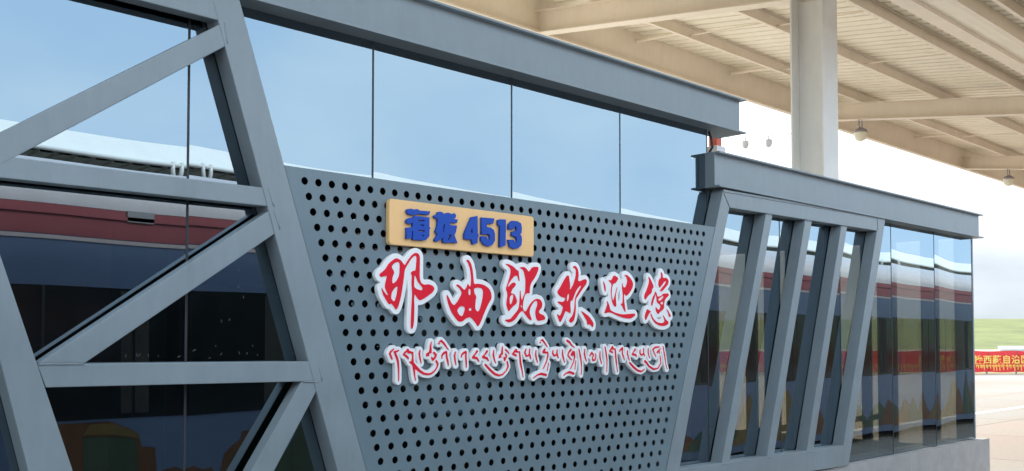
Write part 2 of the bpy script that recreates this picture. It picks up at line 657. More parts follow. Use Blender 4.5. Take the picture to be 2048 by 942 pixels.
for y, w in ((0.12, 0.16), (0.50, 0.15), (1.10, 0.19), (1.44, 0.13), (2.0, 0.16), (2.62, 0.16), (3.3, 0.18), (4.0, 0.16)):
    s = MB(); s.box(13.30, 13.37, y - w / 2, y + w / 2, 0.12, ZT2 + 0.02); s.build('end_post', POSTM, bld)
s = MB(); s.box(13.374, 13.384, 0.055, 4.3, 0.9, ZT2); s.build('end_glass', CLEAR, bld)
s = MB(); s.box(13.30, 13.384, 0.31, 4.3, 0.12, 0.89); s.build('end_sill_wall', PLINTH, bld)

# wall panels and cabinets inside
PANELS = [mat('inner_panel_olive', (0.16, 0.15, 0.09), 0.6), mat('inner_panel_brown', (0.20, 0.10, 0.06), 0.6),
          mat('inner_panel_teal', (0.07, 0.15, 0.14), 0.6), mat('inner_panel_grey', (0.24, 0.23, 0.21), 0.6)]
rp_ = random.Random(4)
x = -2.0
k = 0
while x < 12:
    w = rp_.uniform(0.5, 1.5)
    yb_ = rp_.uniform(2.6, 4.1)
    s = MB(); s.box(x, x + w - 0.06, yb_, 4.295 - 0.003 * (k % 3), 0.125, rp_.uniform(2.4, 3.6))
    s.build('wall_panel', PANELS[k % 4], bld)
    x += w
    k += 1

# barrier rail standing inside
rail = thing('handrail', 'dark horizontal handrail standing inside the glass pavilion behind the slanted bars', 'handrail', (9.5, 1.0, 0.12))
s = MB(); s.box(7.6, 12.9, 0.97, 1.03, 1.24, 1.31, 0.01); s.build('rail', DARK, rail)
for x in (7.7, 9.4, 11.1, 12.8):
    s = MB(); s.box(x - 0.025, x + 0.025, 0.98, 1.02, 0.12, 1.24); s.build('post', DARK, rail)

# ------------------------------------------------------------------ steel truss on the left
YF, YB = -0.13, -0.042
tr = thing('steel_truss', 'grey steel truss of slanted posts and diagonal braces in front of the left glass', 'truss', (2, -0.08, 1.0))


def bar(name, pts, parent, yf=YF, yb=YB, m=STEEL, bev=0.005):
    return MB().prism(xz(pts, YF), yf, yb, bev).build(name, m, parent)


def extend(p, q, z):
    """point on the X-Z line p-q at height z"""
    t = (z - p[1]) / (q[1] - p[1])
    return (p[0] + (q[0] - p[0]) * t, z)


pl_, pr_ = xz([(445, 75), (675, 942)], YF), xz([(479, 0), (733, 942)], YF)
ql_, qr_ = xz([(0, 721), (56, 942)], YF), xz([(0, 508), (146, 942)], YF)
for (l_, r_, top) in ((pl_, pr_, ZT1 - 0.002), (ql_, qr_, 3.0)):
    MB().prism([extend(*l_, ZB - 0.001), extend(*r_, ZB - 0.001), extend(*r_, top), extend(*l_, top)], YF - 0.002, -0.0062, 0.005).build('post', STEEL, tr)
bar('top_chord', [(447, 43), (452, -30), (278, -72), (60, -120), (60, -55), (278, 0)], tr)
bar('brace', [(451, 43), (457, 89), (36, 311), (-60, 361), (-90, 315), (0, 265)], tr, YF + 0.001)
bar('middle_bar', [(535, 376), (549, 414), (0, 355), (-160, 338), (-160, 293), (36, 315.2)], tr, YF + 0.002)
bar('brace', [(545, 417), (561, 460), (169, 727), (77, 727)], tr, YF + 0.003)
bar('lower_bar', [(640, 722.5), (646, 762), (92, 775), (74, 728)], tr, YF + 0.001)
bar('brace', [(604, 763), (644, 763), (497, 1040), (447, 1040)], tr, YF + 0.003)

# ------------------------------------------------------------------ slanted bar frame on the right
fr_ = thing('slanted_frame', 'grey steel trapezoid frame with three leaning bars over the glass at the right', 'frame', (8.3, -0.08, 1.0))
bar('side_bar', [(1446, 382), (1459, 415.5), (1387, 780), (1359, 938), (1350, 985), (1324, 985), (1340, 906), (1365, 780)], fr_, YF, -0.006)
bar('top_bar', [(1446.8, 378.2), (1771, 433.6), (1767, 463.5), (1459.3, 415.2)], fr_, YF + 0.001, -0.0066)
bar('side_bar', [(1771, 437), (1754, 462), (1687, 891), (1683, 933), (1697.5, 930)], fr_, YF, -0.006)
bar('bottom_bar', [(1359.4, 938), (1686.6, 891), (1698, 931), (1352, 984)], fr_, YF + 0.001, -0.0066)
bar('leaning_bar', [(1533, 427), (1546, 429.2), (1459, 927), (1444, 929.3)], fr_, YF + 0.003, -0.0062)
bar('leaning_bar', [(1611.5, 439.5), (1624.6, 441.5), (1548, 914.5), (1534, 916.5)], fr_, YF + 0.003, -0.0062)
bar('leaning_bar', [(1683.6, 451), (1695, 452.8), (1627, 903), (1614, 905)], fr_, YF + 0.003, -0.0062)

# ------------------------------------------------------------------ perforated sheet
RY = 0.0864
bmp = bmesh.new()
rH, nS, th = 0.0225, 16, 0.005
YP = -0.127


def quad(ps, y, flip):
    v = [bmp.verts.new((x, y, z)) for x, z in ps]
    bmp.faces.new(v if not flip else v[::-1])


def left_x(z): return extend(pr_[0], pr_[1], z)[0] + 0.004
rl = xz([(1446, 382), (1365, 780)], YF)
def right_x(z): return extend(rl[0], rl[1], z)[0] - 0.006


zt = 3.281
r = 0
while True:
    zc = 3.208 - RY * r
    if zc - RY / 2 < ZB + 0.02: break
    za, zb_ = zc - RY / 2, (zc + RY / 2 if r else zt)
    x0 = 3.0455 + 0.0288 * r
    x1 = 7.012 - 0.0302 * r
    gaps = round(43 - 0.9 * r)
    p = (x1 - x0) / gaps
    for y, flip in ((YP, False), (YP + th, True)):
        quad([(left_x(za), za), (x0 - p / 2, za), (x0 - p / 2, zb_), (left_x(zb_), zb_)], y, flip)
        quad([(x1 + p / 2, za), (right_x(za), za), (right_x(zb_), zb_), (x1 + p / 2, zb_)], y, flip)
    for k in range(gaps + 1):
        xc = x0 + p * k
        outer, inner = [], []
        for s_ in range(nS):
            a = 2 * math.pi * (s_ + 0.5) / nS
            ca, sa = math.cos(a), math.sin(a)
            inner.append((xc + rH * ca, zc + rH * sa))
            hx = p / 2
            hz = (zb_ - zc) if sa > 0 else (zc - za)
            t_ = min(hx / abs(ca), hz / abs(sa))
            outer.append([xc + t_ * ca, zc + t_ * sa])
        corners = {1: (xc + p / 2, zb_), 5: (xc - p / 2, zb_), 9: (xc - p / 2, za), 13: (xc + p / 2, za)}
        iF = [bmp.verts.new((x, YP, z)) for x, z in inner]
        iB = [bmp.verts.new((x, YP + th, z)) for x, z in inner]
        for y, ring, flip in ((YP, iF, False), (YP + th, iB, True)):
            oF = [bmp.verts.new((x, y, z)) for x, z in outer]
            for s_ in range(nS):
                n_ = (s_ + 1) % nS
                vs_ = [ring[s_], oF[s_], oF[n_], ring[n_]]
                (x_a, z_a), (x_b, z_b) = outer[s_], outer[n_]
                if abs(x_a - x_b) > 1e-6 and abs(z_a - z_b) > 1e-6:      # a corner lies between
                    cx = xc + (p / 2 if (x_a + x_b) / 2 > xc else -p / 2)
                    cz = zb_ if (z_a + z_b) / 2 > zc else za
                    vs_ = [ring[s_], oF[s_], bmp.verts.new((cx, y, cz)), oF[n_], ring[n_]]
                bmp.faces.new(vs_ if not flip else vs_[::-1])
        for s_ in range(nS):
            n_ = (s_ + 1) % nS
            bmp.faces.new((iF[s_], iF[n_], iB[n_], iB[s_]))
    r += 1
zlow = za
for y, flip in ((YP, False), (YP + th, True)):
    quad([(left_x(ZB + .001), ZB + .001), (right_x(ZB + .001), ZB + .001), (right_x(zlow), zlow), (left_x(zlow), zlow)], y, flip)
# folded top edge
v = [bmp.verts.new(q) for q in ((left_x(zt), YP, zt), (right_x(zt), YP, zt), (right_x(zt), -0.007, zt), (left_x(zt), -0.007, zt))]
bmp.faces.new(v)
me = bpy.data.meshes.new('perforated_panel')
bmp.to_mesh(me); bmp.free()
pp = link('perforated_panel', me, PANEL)
rebase(pp, (5.0, -0.12, ZB))
tag(pp, 'blue grey perforated metal sheet with rows of round holes behind the welcome sign', 'metal panel')

# ------------------------------------------------------------------ welcome characters
YW, YR = -0.162, -0.1645


def Z1(p): return (740 + p[0] / 4.958, 490 + p[1] / 4.958)
def Z2(p): return (990 + p[0] / 5.886, 510 + p[1] / 5.886)
def Z3(p): return (1180 + p[0] / 6.728, 530 + p[1] / 6.728)


CH = [
 ('red brush character under the left end of the yellow board, first of its row', Z1, [
  [(92,290),(150,245),(185,185),(225,150),(262,128),(305,150),(330,185),(346,203),(380,145),(415,100),(450,76),(480,85),(495,115),(493,200),(492,330),(505,375),(535,395),(585,388),(625,408),(640,435),(620,470),(560,515),(495,553),(465,520),(445,483),(436,520),(440,620),(436,740),(430,805),(415,835),(405,815),(408,700),(415,560),(420,470),(412,375),(418,300),(404,278),(425,256),(455,253),(460,180),(464,108),(440,105),(405,140),(352,228),(340,265),(335,330),(320,430),(305,520),(280,610),(260,645),(235,605),(213,578),(190,590),(160,545),(130,490),(113,420),(130,450),(160,490),(180,500),(182,490),(150,430),(150,390),(165,330),(170,305),(140,310),(105,318)],
  [(215,210),(240,180),(275,165),(297,180),(293,300),(265,355),(235,382),(218,375),(222,320),(240,275),(232,250),(218,230)],
  [(278,402),(265,500),(245,560),(225,552),(207,525),(215,470),(245,425)],
  [(440,295),(455,310),(475,365),(500,395),(525,425),(515,452),(470,440),(440,420),(436,400)]]),
 ('red brush character with one tall upright stroke over a round bowl shape', Z1, [
  [(955,150),(975,145),(1000,180),(1018,250),(1025,330),(1030,388),(1075,383),(1130,395),(1180,430),(1203,480),(1205,530),(1170,590),(1130,680),(1095,770),(1070,810),(1050,775),(1015,730),(990,712),(950,728),(915,760),(880,760),(845,720),(800,650),(770,560),(760,488),(780,520),(810,580),(835,600),(870,560),(915,475),(890,430),(855,400),(865,388),(895,405),(935,450),(960,420),(970,380),(985,410),(1000,410),(1005,330),(995,240),(975,180)],
  [(975,435),(998,435),(1000,490),(985,500),(975,480)],
  [(1030,430),(1070,420),(1110,428),(1125,460),(1115,550),(1085,655),(1060,660),(1042,630),(1045,560),(1055,510),(1035,480)],
  [(905,603),(940,615),(942,645),(915,712),(880,690),(862,650),(880,620)],
  [(995,620),(1012,635),(1000,655),(978,650),(980,630)]]),
 ('red brush character below the right corner of the yellow board, third of its row', Z2, [
  [(118,103),(165,108),(215,135),(250,172),(278,188),(280,235),(290,300),(282,310),(265,240),(230,245),(200,280),(165,330),(148,375),(160,375),(200,330),(225,322),(248,340),(235,370),(205,400),(185,450),(215,455),(235,470),(262,545),(245,580),(210,605),(180,640),(160,665),(152,640),(135,590),(140,530),(150,460),(130,395),(145,350),(165,290),(185,220),(185,165),(160,130)],
  [(190,470),(220,465),(215,520),(190,585),(172,570),(172,500)],
  [(285,150),(330,138),(360,150),(400,203),(440,140),(510,138),(510,175),(480,250),(425,330),(410,380),(408,455),(385,445),(360,460),(345,490),(330,560),(325,630),(345,665),(370,660),(400,600),(440,545),(490,512),(535,525),(558,570),(550,620),(515,660),(520,685),(575,710),(595,750),(570,765),(500,778),(480,720),(475,660),(500,590),(500,545),(480,535),(450,560),(415,620),(405,680),(435,770),(400,755),(350,690),(340,668),(320,655),(290,680),(240,755),(200,785),(160,795),(120,770),(125,760),(180,755),(215,715),(270,650),(285,610),(290,540),(295,450),(300,410),(305,500),(318,540),(330,500),(355,450),(360,360),(360,280),(340,190),(315,160)],
  [(303,590),(318,590),(318,620),(303,615)]]),
 ('red brush character with a loose slanting dot at its lower right', Z2, [
  [(735,430),(775,370),(810,300),(850,240),(870,240),(885,360),(880,410),(895,400),(925,340),(950,260),(955,180),(945,155),(920,150),(925,130),(950,128),(975,165),(985,230),(975,300),(1000,310),(1060,280),(1082,300),(1075,340),(1030,400),(985,470),(952,515),(948,560),(952,610),(945,700),(930,770),(900,800),(870,780),(885,745),(915,715),(935,640),(940,560),(945,505),(975,440),(1020,365),(1000,360),(960,410),(930,480),(910,540),(890,535),(885,580),(893,690),(860,670),(830,655),(810,710),(770,795),(755,770),(728,690),(765,720),(785,680),(805,610),(770,580),(735,555),(755,545),(800,555),(825,530),(830,505),(775,490),(745,460)],
  [(855,460),(875,455),(870,520),(850,555),(845,520)],
  [(1012,655),(1050,680),(1110,725),(1160,800),(1155,855),(1120,815),(1085,820),(1085,780),(1050,720)]]),
 ('red brush character with a long flat sweep along its foot, fifth of its row', Z3, [
  [(178,215),(195,240),(212,310),(208,365),(195,320)],
  [(250,200),(290,210),(320,135),(385,175),(350,240),(310,255),(295,310),(290,400),(310,490),(330,430),(345,380),(360,320),(372,290),(350,380),(345,440),(355,550),(340,565),(310,530),(290,450),(282,350),(295,255),(265,225)],
  [(435,230),(445,300),(480,300),(505,220),(490,155),(460,140),(490,130),(540,170),(580,240),(575,300),(530,380),(490,420),(460,380),(455,450),(470,560),(480,640),(455,600),(435,550),(410,525),(440,520),(445,400),(432,300)],
  [(230,480),(245,510),(265,560),(270,605),(330,640),(430,665),(520,660),(600,650),(613,675),(550,722),(470,715),(390,690),(310,650),(260,635),(190,650),(215,590),(235,530)]]),
 ('red brush character nearest the slanted frame, last of the row', Z3, [
  [(785,155),(810,180),(860,290),(835,325),(830,375),(785,410),(740,475),(730,410),(770,320),(800,220)],
  [(878,350),(888,380),(860,460),(835,560),(822,520),(850,420),(868,400)],
  [(955,90),(975,115),(980,175),(1030,170),(1060,210),(1050,260),(1000,320),(972,352),(940,355),(965,310),(1010,260),(1030,210),(1000,225),(960,280),(935,310),(920,250),(930,195),(960,170)],
  [(892,365),(908,430),(960,415),(985,385),(1050,380),(1062,410),(1010,460),(998,520),(995,590),(940,632),(920,665),(888,620),(885,555),(900,590),(935,605),(955,545),(900,500),(897,440),(886,400)],
  [(920,455),(985,410),(995,430),(950,480),(920,480)],
  [(945,505),(985,485),(985,530),(955,530)],
  [(770,590),(800,615),(825,620),(790,660),(750,750),(738,690),(755,630)],
  [(820,650),(850,720),(900,770),(970,785),(1010,760),(990,700),(985,670),(1020,735),(1055,760),(1055,795),(1000,822),(930,815),(870,775),(835,720),(815,660)],
  [(1028,590),(1050,615),(1092,690),(1065,700),(1055,650)]]),
]


def backing(name, segs, r, yf, depth, h=0.004, bev=0.004):
    a = np.array(segs)
    x0 = min(a[:, 0].min(), a[:, 3].min()) - r - 0.03
    z0 = min(a[:, 1].min(), a[:, 4].min()) - r - 0.03
    nx = int((max(a[:, 0].max(), a[:, 3].max()) + r + 0.03 - x0) / h)
    nz = int((max(a[:, 1].max(), a[:, 4].max()) + r + 0.03 - z0) / h)
    F = seg_field(segs, x0, z0, nx, nz, h, r + 0.06)
    lps = [smooth_loop(q, 3, 2) for q in contours(F, x0, z0, h, r) if area(q) > 0.0006]
    # drop the loops of the inside of large red areas: only keep holes that are far from red on both sides
    return lps


def inside(pt, polys):
    x, z = pt
    c = False
    for lp in polys:
        n = len(lp)
        for i in range(n):
            (xa, za_), (xb, zb2) = lp[i], lp[(i + 1) % n]
            if (za_ > z) != (zb2 > z) and x < (xb - xa) * (z - za_) / (zb2 - za_) + xa:
                c = not c
    return c


for label, zf, loops in CH:
    lps = [chaikin(xz([zf(p) for p in lp], YR), 1) for lp in loops]
    segs = []
    for lp in lps:
        for p, q in zip(lp, lp[1:] + lp[:1]):
            segs.append((p[0], p[1], 0.0, q[0], q[1], 0.0))
    bl = [q for q in backing('b', segs, 0.031, YW, 0.03) if not inside(q[0], lps)]
    # inner loops over red areas are not openings of the board
    bl = [q for q in bl if not (inside(q[0], [w for w in bl if w is not q]) and inside(tuple(np.mean(np.array(q), 0)), lps))]
    me = shape_mesh('sign_character', bl, YW, 0.0315, 0.0015)
    o = link('sign_character', me, LWHITE)
    cx = float(np.mean([p[0] for q in bl for p in q])); cz = min(p[1] for q in bl for p in q)
    rebase(o, (cx, -0.14, cz))
    tag(o, label, 'sign character', 'red welcome characters on the perforated sheet')
    me = shape_mesh('red_face', lps, YR - 0.0015, 0.0045)
    link('red_face', me, LRED, o)

# ------------------------------------------------------------------ second line of script
def T4(p): return (760 + p[0] / 7.85, 660 + p[1] / 7.85)
def T5(p): return (940 + p[0] / 7.85, 660 + p[1] / 7.85)
def T6(p): return (1120 + p[0] / 7.852, 660 + p[1] / 7.852)


TIB = [(T4, [
 [(215,298,12),(165,345,20),(155,375,22),(185,440,22),(192,462,6)],
 [(295,322,12),(230,345,26),(265,430,30),(285,500,26),(293,600,18),(295,740,7),(293,800,4)],
 [(435,318,40),(450,345,36),(505,355,18)], [(430,325,20),(385,360,16),(370,388,16),(405,400,24),(440,435,24),(445,455,8)],
 [(513,350,16),(515,440,18),(510,510,40),(530,560,36),(538,640,24),(542,700,12),(560,790,4)],
 [(475,505,22),(510,520,40),(560,580,44),(620,640,34),(690,685,26),(760,695,22),(810,682,16),(870,630,10),(900,575,14),(907,530,26),(885,488,26)],
 [(630,320,10),(618,370,20),(630,450,18),(648,520,4)],
 [(808,190,5),(795,250,18),(795,310,32),(790,345,44)], [(790,350,20),(740,375,18),(735,400,22),(765,395,20)],
 [(848,358,26),(880,390,28),(868,430,20),(830,465,30),(812,430,16)],
 [(925,210,22),(926,211,22)], [(935,185,10),(965,168,24),(1000,205,24),(1040,260,14),(1075,310,5)],
 [(1035,345,28),(1000,365,26),(975,400,16),(972,445,8)], [(1045,345,16),(1050,430,26),(1065,490,22),(1075,560,6)],
 [(1185,345,10),(1172,400,22),(1180,480,18),(1195,550,5)],
 [(1345,345,28),(1305,365,24),(1282,395,14),(1280,425,8)], [(1355,345,14),(1348,420,22),(1355,500,20),(1355,590,5)],
 ]), (T5, [
 [(112,335,30),(82,380,10),(57,410,20)], [(47,430,30),(107,440,28),(142,490,10)],
 [(268,335,30),(235,385,10),(205,415,20)], [(205,425,28),(265,440,28),(290,480,14)],
 [(375,320,8),(368,390,22),(385,470,14),(405,520,5)],
 [(510,260,8),(505,330,24),(505,370,28),(470,400,18),(462,430,18),(490,420,10)], [(560,375,16),(575,410,18),(545,470,26),(535,430,12)], [(560,310,18),(590,335,16),(615,370,8)],
 [(245,545,26),(320,630,28),(390,690,28),(450,712,24),(510,700,14),(570,640,8),(600,570,20),(585,500,20)],
 [(725,315,36),(690,350,18),(672,378,20),(720,395,24),(728,410,10)], [(730,340,20),(780,345,14),(785,420,20),(795,520,26),(812,600,20),(822,660,8),(835,740,4)],
 [(880,300,10),(862,350,20),(885,410,22),(930,395,18),(940,300,12)], [(940,390,20),(955,450,12)],
 [(1038,320,8),(1033,390,20),(1045,450,18),(1062,510,5)],
 [(1103,195,18),(1104,196,18)], [(1115,165,8),(1140,155,22),(1175,205,20),(1215,265,5)],
 [(1175,305,28),(1150,345,30),(1195,355,24),(1222,345,12),(1225,400,18),(1205,490,10),(1150,610,5)], [(1195,705,30),(1120,685,26),(1060,705,10),(1000,750,5)],
 [(1235,520,4),(1215,640,4)],
 [(1305,320,8),(1300,370,20),(1320,405,22),(1365,385,20),(1370,310,10)], [(1370,380,22),(1388,440,10)],
 ]), (T6, [
 [(42,310,8),(42,390,22),(57,450,18),(75,510,5)],
 [(115,168,30),(150,190,26),(185,240,14),(230,275,5)],
 [(170,310,30),(140,350,20),(125,400,16),(165,450,14),(185,470,5)], [(205,340,24),(180,385,24),(205,395,22),(228,340,14),(232,420,18),(215,500,8),(165,610,5)], [(215,685,30),(150,660,28),(95,680,10),(60,715,5)],
 [(250,480,4),(235,620,4)],
 [(298,300,10),(320,400,22),(335,500,16),(342,600,5),(335,700,4)],
 [(392,300,8),(385,370,20),(400,440,16),(418,490,5)],
 [(500,355,22),(470,405,14)], [(500,360,20),(530,390,12),(512,430,10),(515,475,18),(550,470,16),(565,410,10),(560,370,5)],
 [(630,335,8),(628,420,18),(645,490,12),(655,530,5)],
 [(708,265,12),(725,360,20),(738,450,14),(740,560,5),(735,660,4)],
 [(825,270,34),(800,305,18),(782,330,18),(820,345,22),(830,360,8)], [(830,295,18),(870,300,12),(875,400,22),(885,500,20),(895,580,5),(905,655,4)],
 [(980,285,28),(950,310,20),(935,335,10)], [(985,290,12),(980,370,18),(1000,420,16),(1012,470,5)],
 [(1060,320,8),(1062,380,16),(1080,440,12),(1092,475,5)],
 [(1180,305,28),(1155,345,8),(1140,370,16)], [(1140,380,24),(1190,390,24),(1205,420,8)],
 [(1095,515,26),(1160,585,30),(1220,635,26),(1280,650,18),(1330,615,8)],
 [(1260,310,8),(1255,360,16),(1280,395,18),(1315,370,16),(1315,290,10)], [(1315,370,16),(1332,410,8)],
 [(1388,290,8),(1385,350,16),(1400,410,12),(1412,440,5)],
 [(1335,490,34),(1360,510,30),(1400,570,22),(1470,615,24),(1540,600,10),(1585,520,10),(1578,450,14),(1570,400,5)],
 [(1560,265,14),(1500,270,20),(1460,300,18),(1480,360,14),(1510,420,6)], [(1530,350,26),(1560,310,14),(1580,295,8)], [(1560,330,18),(1560,370,10)],
 [(1620,260,10),(1645,400,18),(1665,540,6),(1685,615,4)],
 ])]
segs = []
for zf, strokes in TIB:
    for st in strokes:
        P = []
        for x, y, w in st:
            q = at(*zf((x, y)), YR)
            sc_ = (q - CAM).dot(FW) / FPX / 7.85
            P.append((q.x, q.z, w * 0.5 * sc_))
        for p, q in zip(P, P[1:]):
            segs.append((*p, *q))
a = np.array(segs)
x0, x1 = a[:, 0].min() - .1, a[:, 0].max() + .1
z0, z1 = a[:, 1].min() - .1, a[:, 1].max() + .1
rr = 0.0245
thin = [(s0[0], s0[1], 0.0, s0[3], s0[4], 0.0) for s0 in segs]
h = 0.004
F = seg_field(thin, x0, z0, int((x1 - x0) / h), int((z1 - z0) / h), h, rr + .04)
bl = [smooth_loop(q, 2, 2) for q in contours(F, x0, z0, h, rr) if area(q) > 0.0004]
me = shape_mesh('script_sign', bl, YW, 0.0315, 0.0015)
o = link('script_sign', me, LWHITE)
rebase(o, ((x0 + x1) / 2, -0.14, z0))
tag(o, 'line of small red script letters on joined white backing below the big characters', 'script sign')
h = 0.0018
F = seg_field(segs, x0, z0, int((x1 - x0) / h), int((z1 - z0) / h), h, .03)
rl_ = [smooth_loop(q, 1, 2) for q in contours(F, x0, z0, h, 0.0016) if area(q) > 0.00001]
outer = [q for q in rl_ if sum(inside(q[0], [w]) for w in rl_ if w is not q) % 2 == 0]
for q in outer:
    link('script_letter', shape_mesh('script_letter', [q] + [w for w in rl_ if w is not q and inside(w[0], [q])], YR - 0.0015, 0.0045), LRED, o)

# ------------------------------------------------------------------ yellow altitude board
def B7(p): return (770 + p[0] / 6.606, 390 + p[1] / 6.606)


YBf = -0.165


def rounded(x0, x1, z0, z1, r, n=5):
    pts = []
    for cx, cz, a0 in ((x1 - r, z1 - r, 0), (x0 + r, z1 - r, 90), (x0 + r, z0 + r, 180), (x1 - r, z0 + r, 270)):
        for k in range(n + 1):
            a = R(a0 + 90 * k / n)
            pts.append((cx + r * math.cos(a), cz + r * math.sin(a)))
    return pts


me = shape_mesh('altitude_board', [rounded(3.622, 4.884, 2.882, 3.163, 0.022)], YBf, 0.0375, 0.003)
ab = link('altitude_board', me, YELLOW)
rebase(ab, (4.25, -0.14, 2.882))
tag(ab, 'yellow rounded board with raised blue altitude figures above the red welcome characters', 'sign board')
BL = [
 [[(285,215),(300,185),(345,180),(385,190),(430,185),(460,205),(600,215),(585,262),(450,250),(380,265),(310,255)],
  [(280,345),(300,310),(345,300),(371,318),(374,290),(400,275),(590,295),(588,420),(605,430),(590,460),(588,545),(540,595),(500,600),(365,590),(372,475),(360,480),(352,570),(285,578),(287,430),(365,425),(370,365),(340,380),(295,378)],
  [(440,328),(530,332),(515,350),(480,345),(460,358)], [(460,385),(520,395),(515,415),(470,400)],
  [(440,460),(530,468),(515,490),(450,480)], [(465,520),(520,535),(515,550)]],
 [[(648,270),(690,260),(700,225),(730,218),(765,230),(780,262),(800,240),(840,232),(880,250),(920,240),(942,265),(935,300),(910,315),(965,325),(950,370),(870,365),(860,395),(955,405),(940,480),(920,530),(960,635),(925,635),(890,625),(820,632),(765,625),(770,560),(740,590),(680,620),(655,600),(665,570),(690,540),(690,500),(665,490),(690,420),(700,360),(695,310),(655,300)],
  [(775,390),(790,385),(780,480),(765,500)], [(845,525),(880,530),(850,590),(830,610)]],
 [[(1050,510),(1145,290),(1225,275),(1228,515),(1245,520),(1225,575),(1225,635),(1160,655),(1145,590),(1050,580)], [(1130,500),(1150,430),(1165,500)]],
 [[(1278,295),(1450,310),(1430,380),(1350,375),(1345,420),(1400,430),(1440,460),(1455,510),(1455,600),(1420,660),(1370,680),(1310,655),(1270,600),(1270,545),(1340,545),(1360,590),(1390,590),(1385,530),(1360,515),(1278,520)]],
 [[(1495,330),(1525,318),(1600,325),(1595,670),(1515,690),(1520,405),(1495,400)]],
 [[(1632,450),(1640,380),(1680,340),(1750,345),(1800,375),(1810,440),(1805,500),(1790,520),(1808,550),(1810,600),(1805,660),(1760,705),(1700,710),(1650,685),(1630,590),(1700,590),(1720,625),(1745,620),(1740,560),(1675,535),(1680,485),(1740,470),(1735,420),(1710,420),(1700,455)]],
]
for loops in BL:
    me = shape_mesh('raised_letter', [xz([B7(p) for p in lp], YBf - 0.018) for lp in loops], YBf - 0.019, 0.0185, 0.0015)
    link('raised_letter', me, BLUE, ab)

# ------------------------------------------------------------------ platform canopy over the building
SL = 0.131


def zr(Y): return 6.20 + SL * Y


can = thing('platform_canopy', 'cream steel platform canopy with ribbed roof sheets on a white column', 'canopy', (10.4, 0.65, 0))


def slope_box(mb, x0, x1, y0, y1, d0, d1):
    """box following the roof slope, from d0 to d1 above the beam underside"""
    return mb.hexa([(x0, y0, zr(y0) + d0), (x1, y0, zr(y0) + d0), (x1, y1, zr(y1) + d0), (x0, y1, zr(y1) + d0),
                    (x0, y0, zr(y0) + d1), (x1, y0, zr(y0) + d1), (x1, y1, zr(y1) + d1), (x0, y1, zr(y1) + d1)])


CX = [-6.1, 2.2, 10.42, 18.7, 26.8, 35.0, 43.2]
YN, YE = -1.7, 5.1
X0, X1 = -8, 47
for x in CX:
    m_ = MB()
    slope_box(m_, x - 0.008, x + 0.008, YN, YE, 0.014, 0.326)
    slope_box(m_, x - 0.10, x + 0.10, YN, YE, 0.0, 0.014)
    slope_box(m_, x - 0.10, x + 0.10, YN, YE, 0.326, 0.34)
    m_.build('cross_beam', BEIGE, can)
for y in (4.02, 2.48, 0.93, -0.62):
    m_ = MB()
    slope_box(m_, X0, X1, y - 0.006, y + 0.006, 0.352, 0.528)
    slope_box(m_, X0, X1, y - 0.055, y + 0.006, 0.342, 0.351)
    slope_box(m_, X0, X1, y - 0.055, y + 0.006, 0.529, 0.538)
    m_.build('purlin', BEIGE, can)
    for x in CX:      # cleats
        c_ = MB()
        slope_box(c_, x - 0.07, x + 0.07, y + 0.0065, y + 0.016, 0.343, 0.50)
        for dx in (-0.035, 0.035):
            c_.tube([(x + dx, y + 0.016, zr(y) + 0.43), (x + dx, y + 0.03, zr(y) + 0.43)], 0.012, 6)
        c_.build('cleat', BEIGE, can)
m_ = MB(); slope_box(m_, X0, X1, 0.20, 0.44, 0.341, 0.545); m_.build('long_girder', BEIGE, can)
m_ = MB(); slope_box(m_, X0, X1, -0.16, 0.199, 0.40, 0.43); m_.build('gutter_tray', SHEET, can)
m_ = MB(); slope_box(m_, X0, X1, -0.26, -0.161, 0.341, 0.545); m_.build('long_girder', BEIGE, can)
m_ = MB()
slope_box(m_, X0, X1, YE - 0.012, YE, 0.03, 0.56)
slope_box(m_, X0, X1, YE - 0.09, YE + 0.05, 0.0, 0.029)
slope_box(m_, X0, X1, YE - 0.09, YE + 0.03, 0.561, 0.58)
m_.build('eave_beam', BEIGE, can)
m_ = MB(); slope_box(m_, X0, X1, YN - 0.02, YN, -0.02, 0.62); m_.build('fascia', BEIGE, can)
# ribbed roof sheet: trapezoid ribs run down the slope
bm = bmesh.new()
x = X0
prof = []
while x < X1:
    for dx, dz in ((0, 0), (0.19, 0), (0.20, 0.05), (0.24, 0.05)):
        prof.append((x + dx, dz))
    x += 0.25
va = [bm.verts.new((px_, YN, zr(YN) + 0.545 + dz)) for px_, dz in prof]
vb = [bm.verts.new((px_, YE + 0.12, zr(YE + 0.12) + 0.545 + dz)) for px_, dz in prof]
vc = [bm.verts.new((px_, YN, zr(YN) + 0.60 + dz)) for px_, dz in prof]
vd = [bm.verts.new((px_, YE + 0.12, zr(YE + 0.12) + 0.60 + dz)) for px_, dz in prof]
for i in range(len(prof) - 1):
    bm.faces.new((va[i], vb[i], vb[i + 1], va[i + 1]))
    bm.faces.new((vc[i], vc[i + 1], vd[i + 1], vd[i]))
    bm.faces.new((vb[i], vd[i], vd[i + 1], vb[i + 1]))
me = bpy.data.meshes.new('roof_sheet'); bm.to_mesh(me); bm.free()
link('roof_sheet', me, SHEET, can)
# sag rods between purlins
for k, (y0, y1) in enumerate(((4.02, 5.08), (2.48, 4.02), (0.93, 2.48))):
    for bay in range(len(CX) - 1):
        for f_ in (0.28, 0.62):
            x = CX[bay] + (CX[bay + 1] - CX[bay]) * f_
            s = MB().tube([(x, y0 + 0.01, zr(y0) + 0.47), (x, y1 - 0.01, zr(y1) + 0.40)], 0.012 if k else 0.03, 8)
            s.build('sag_rod' if k else 'strut', BEIGE, can)
for bay in range(len(CX) - 1):
    s = MB().tube([(CX[bay] + 0.1, 5.0, zr(5.0) + 0.42), (CX[bay] + 2.35, 4.06, zr(4.06) + 0.46)], 0.009, 6)
    s.build('brace_rod', BEIGE, can)
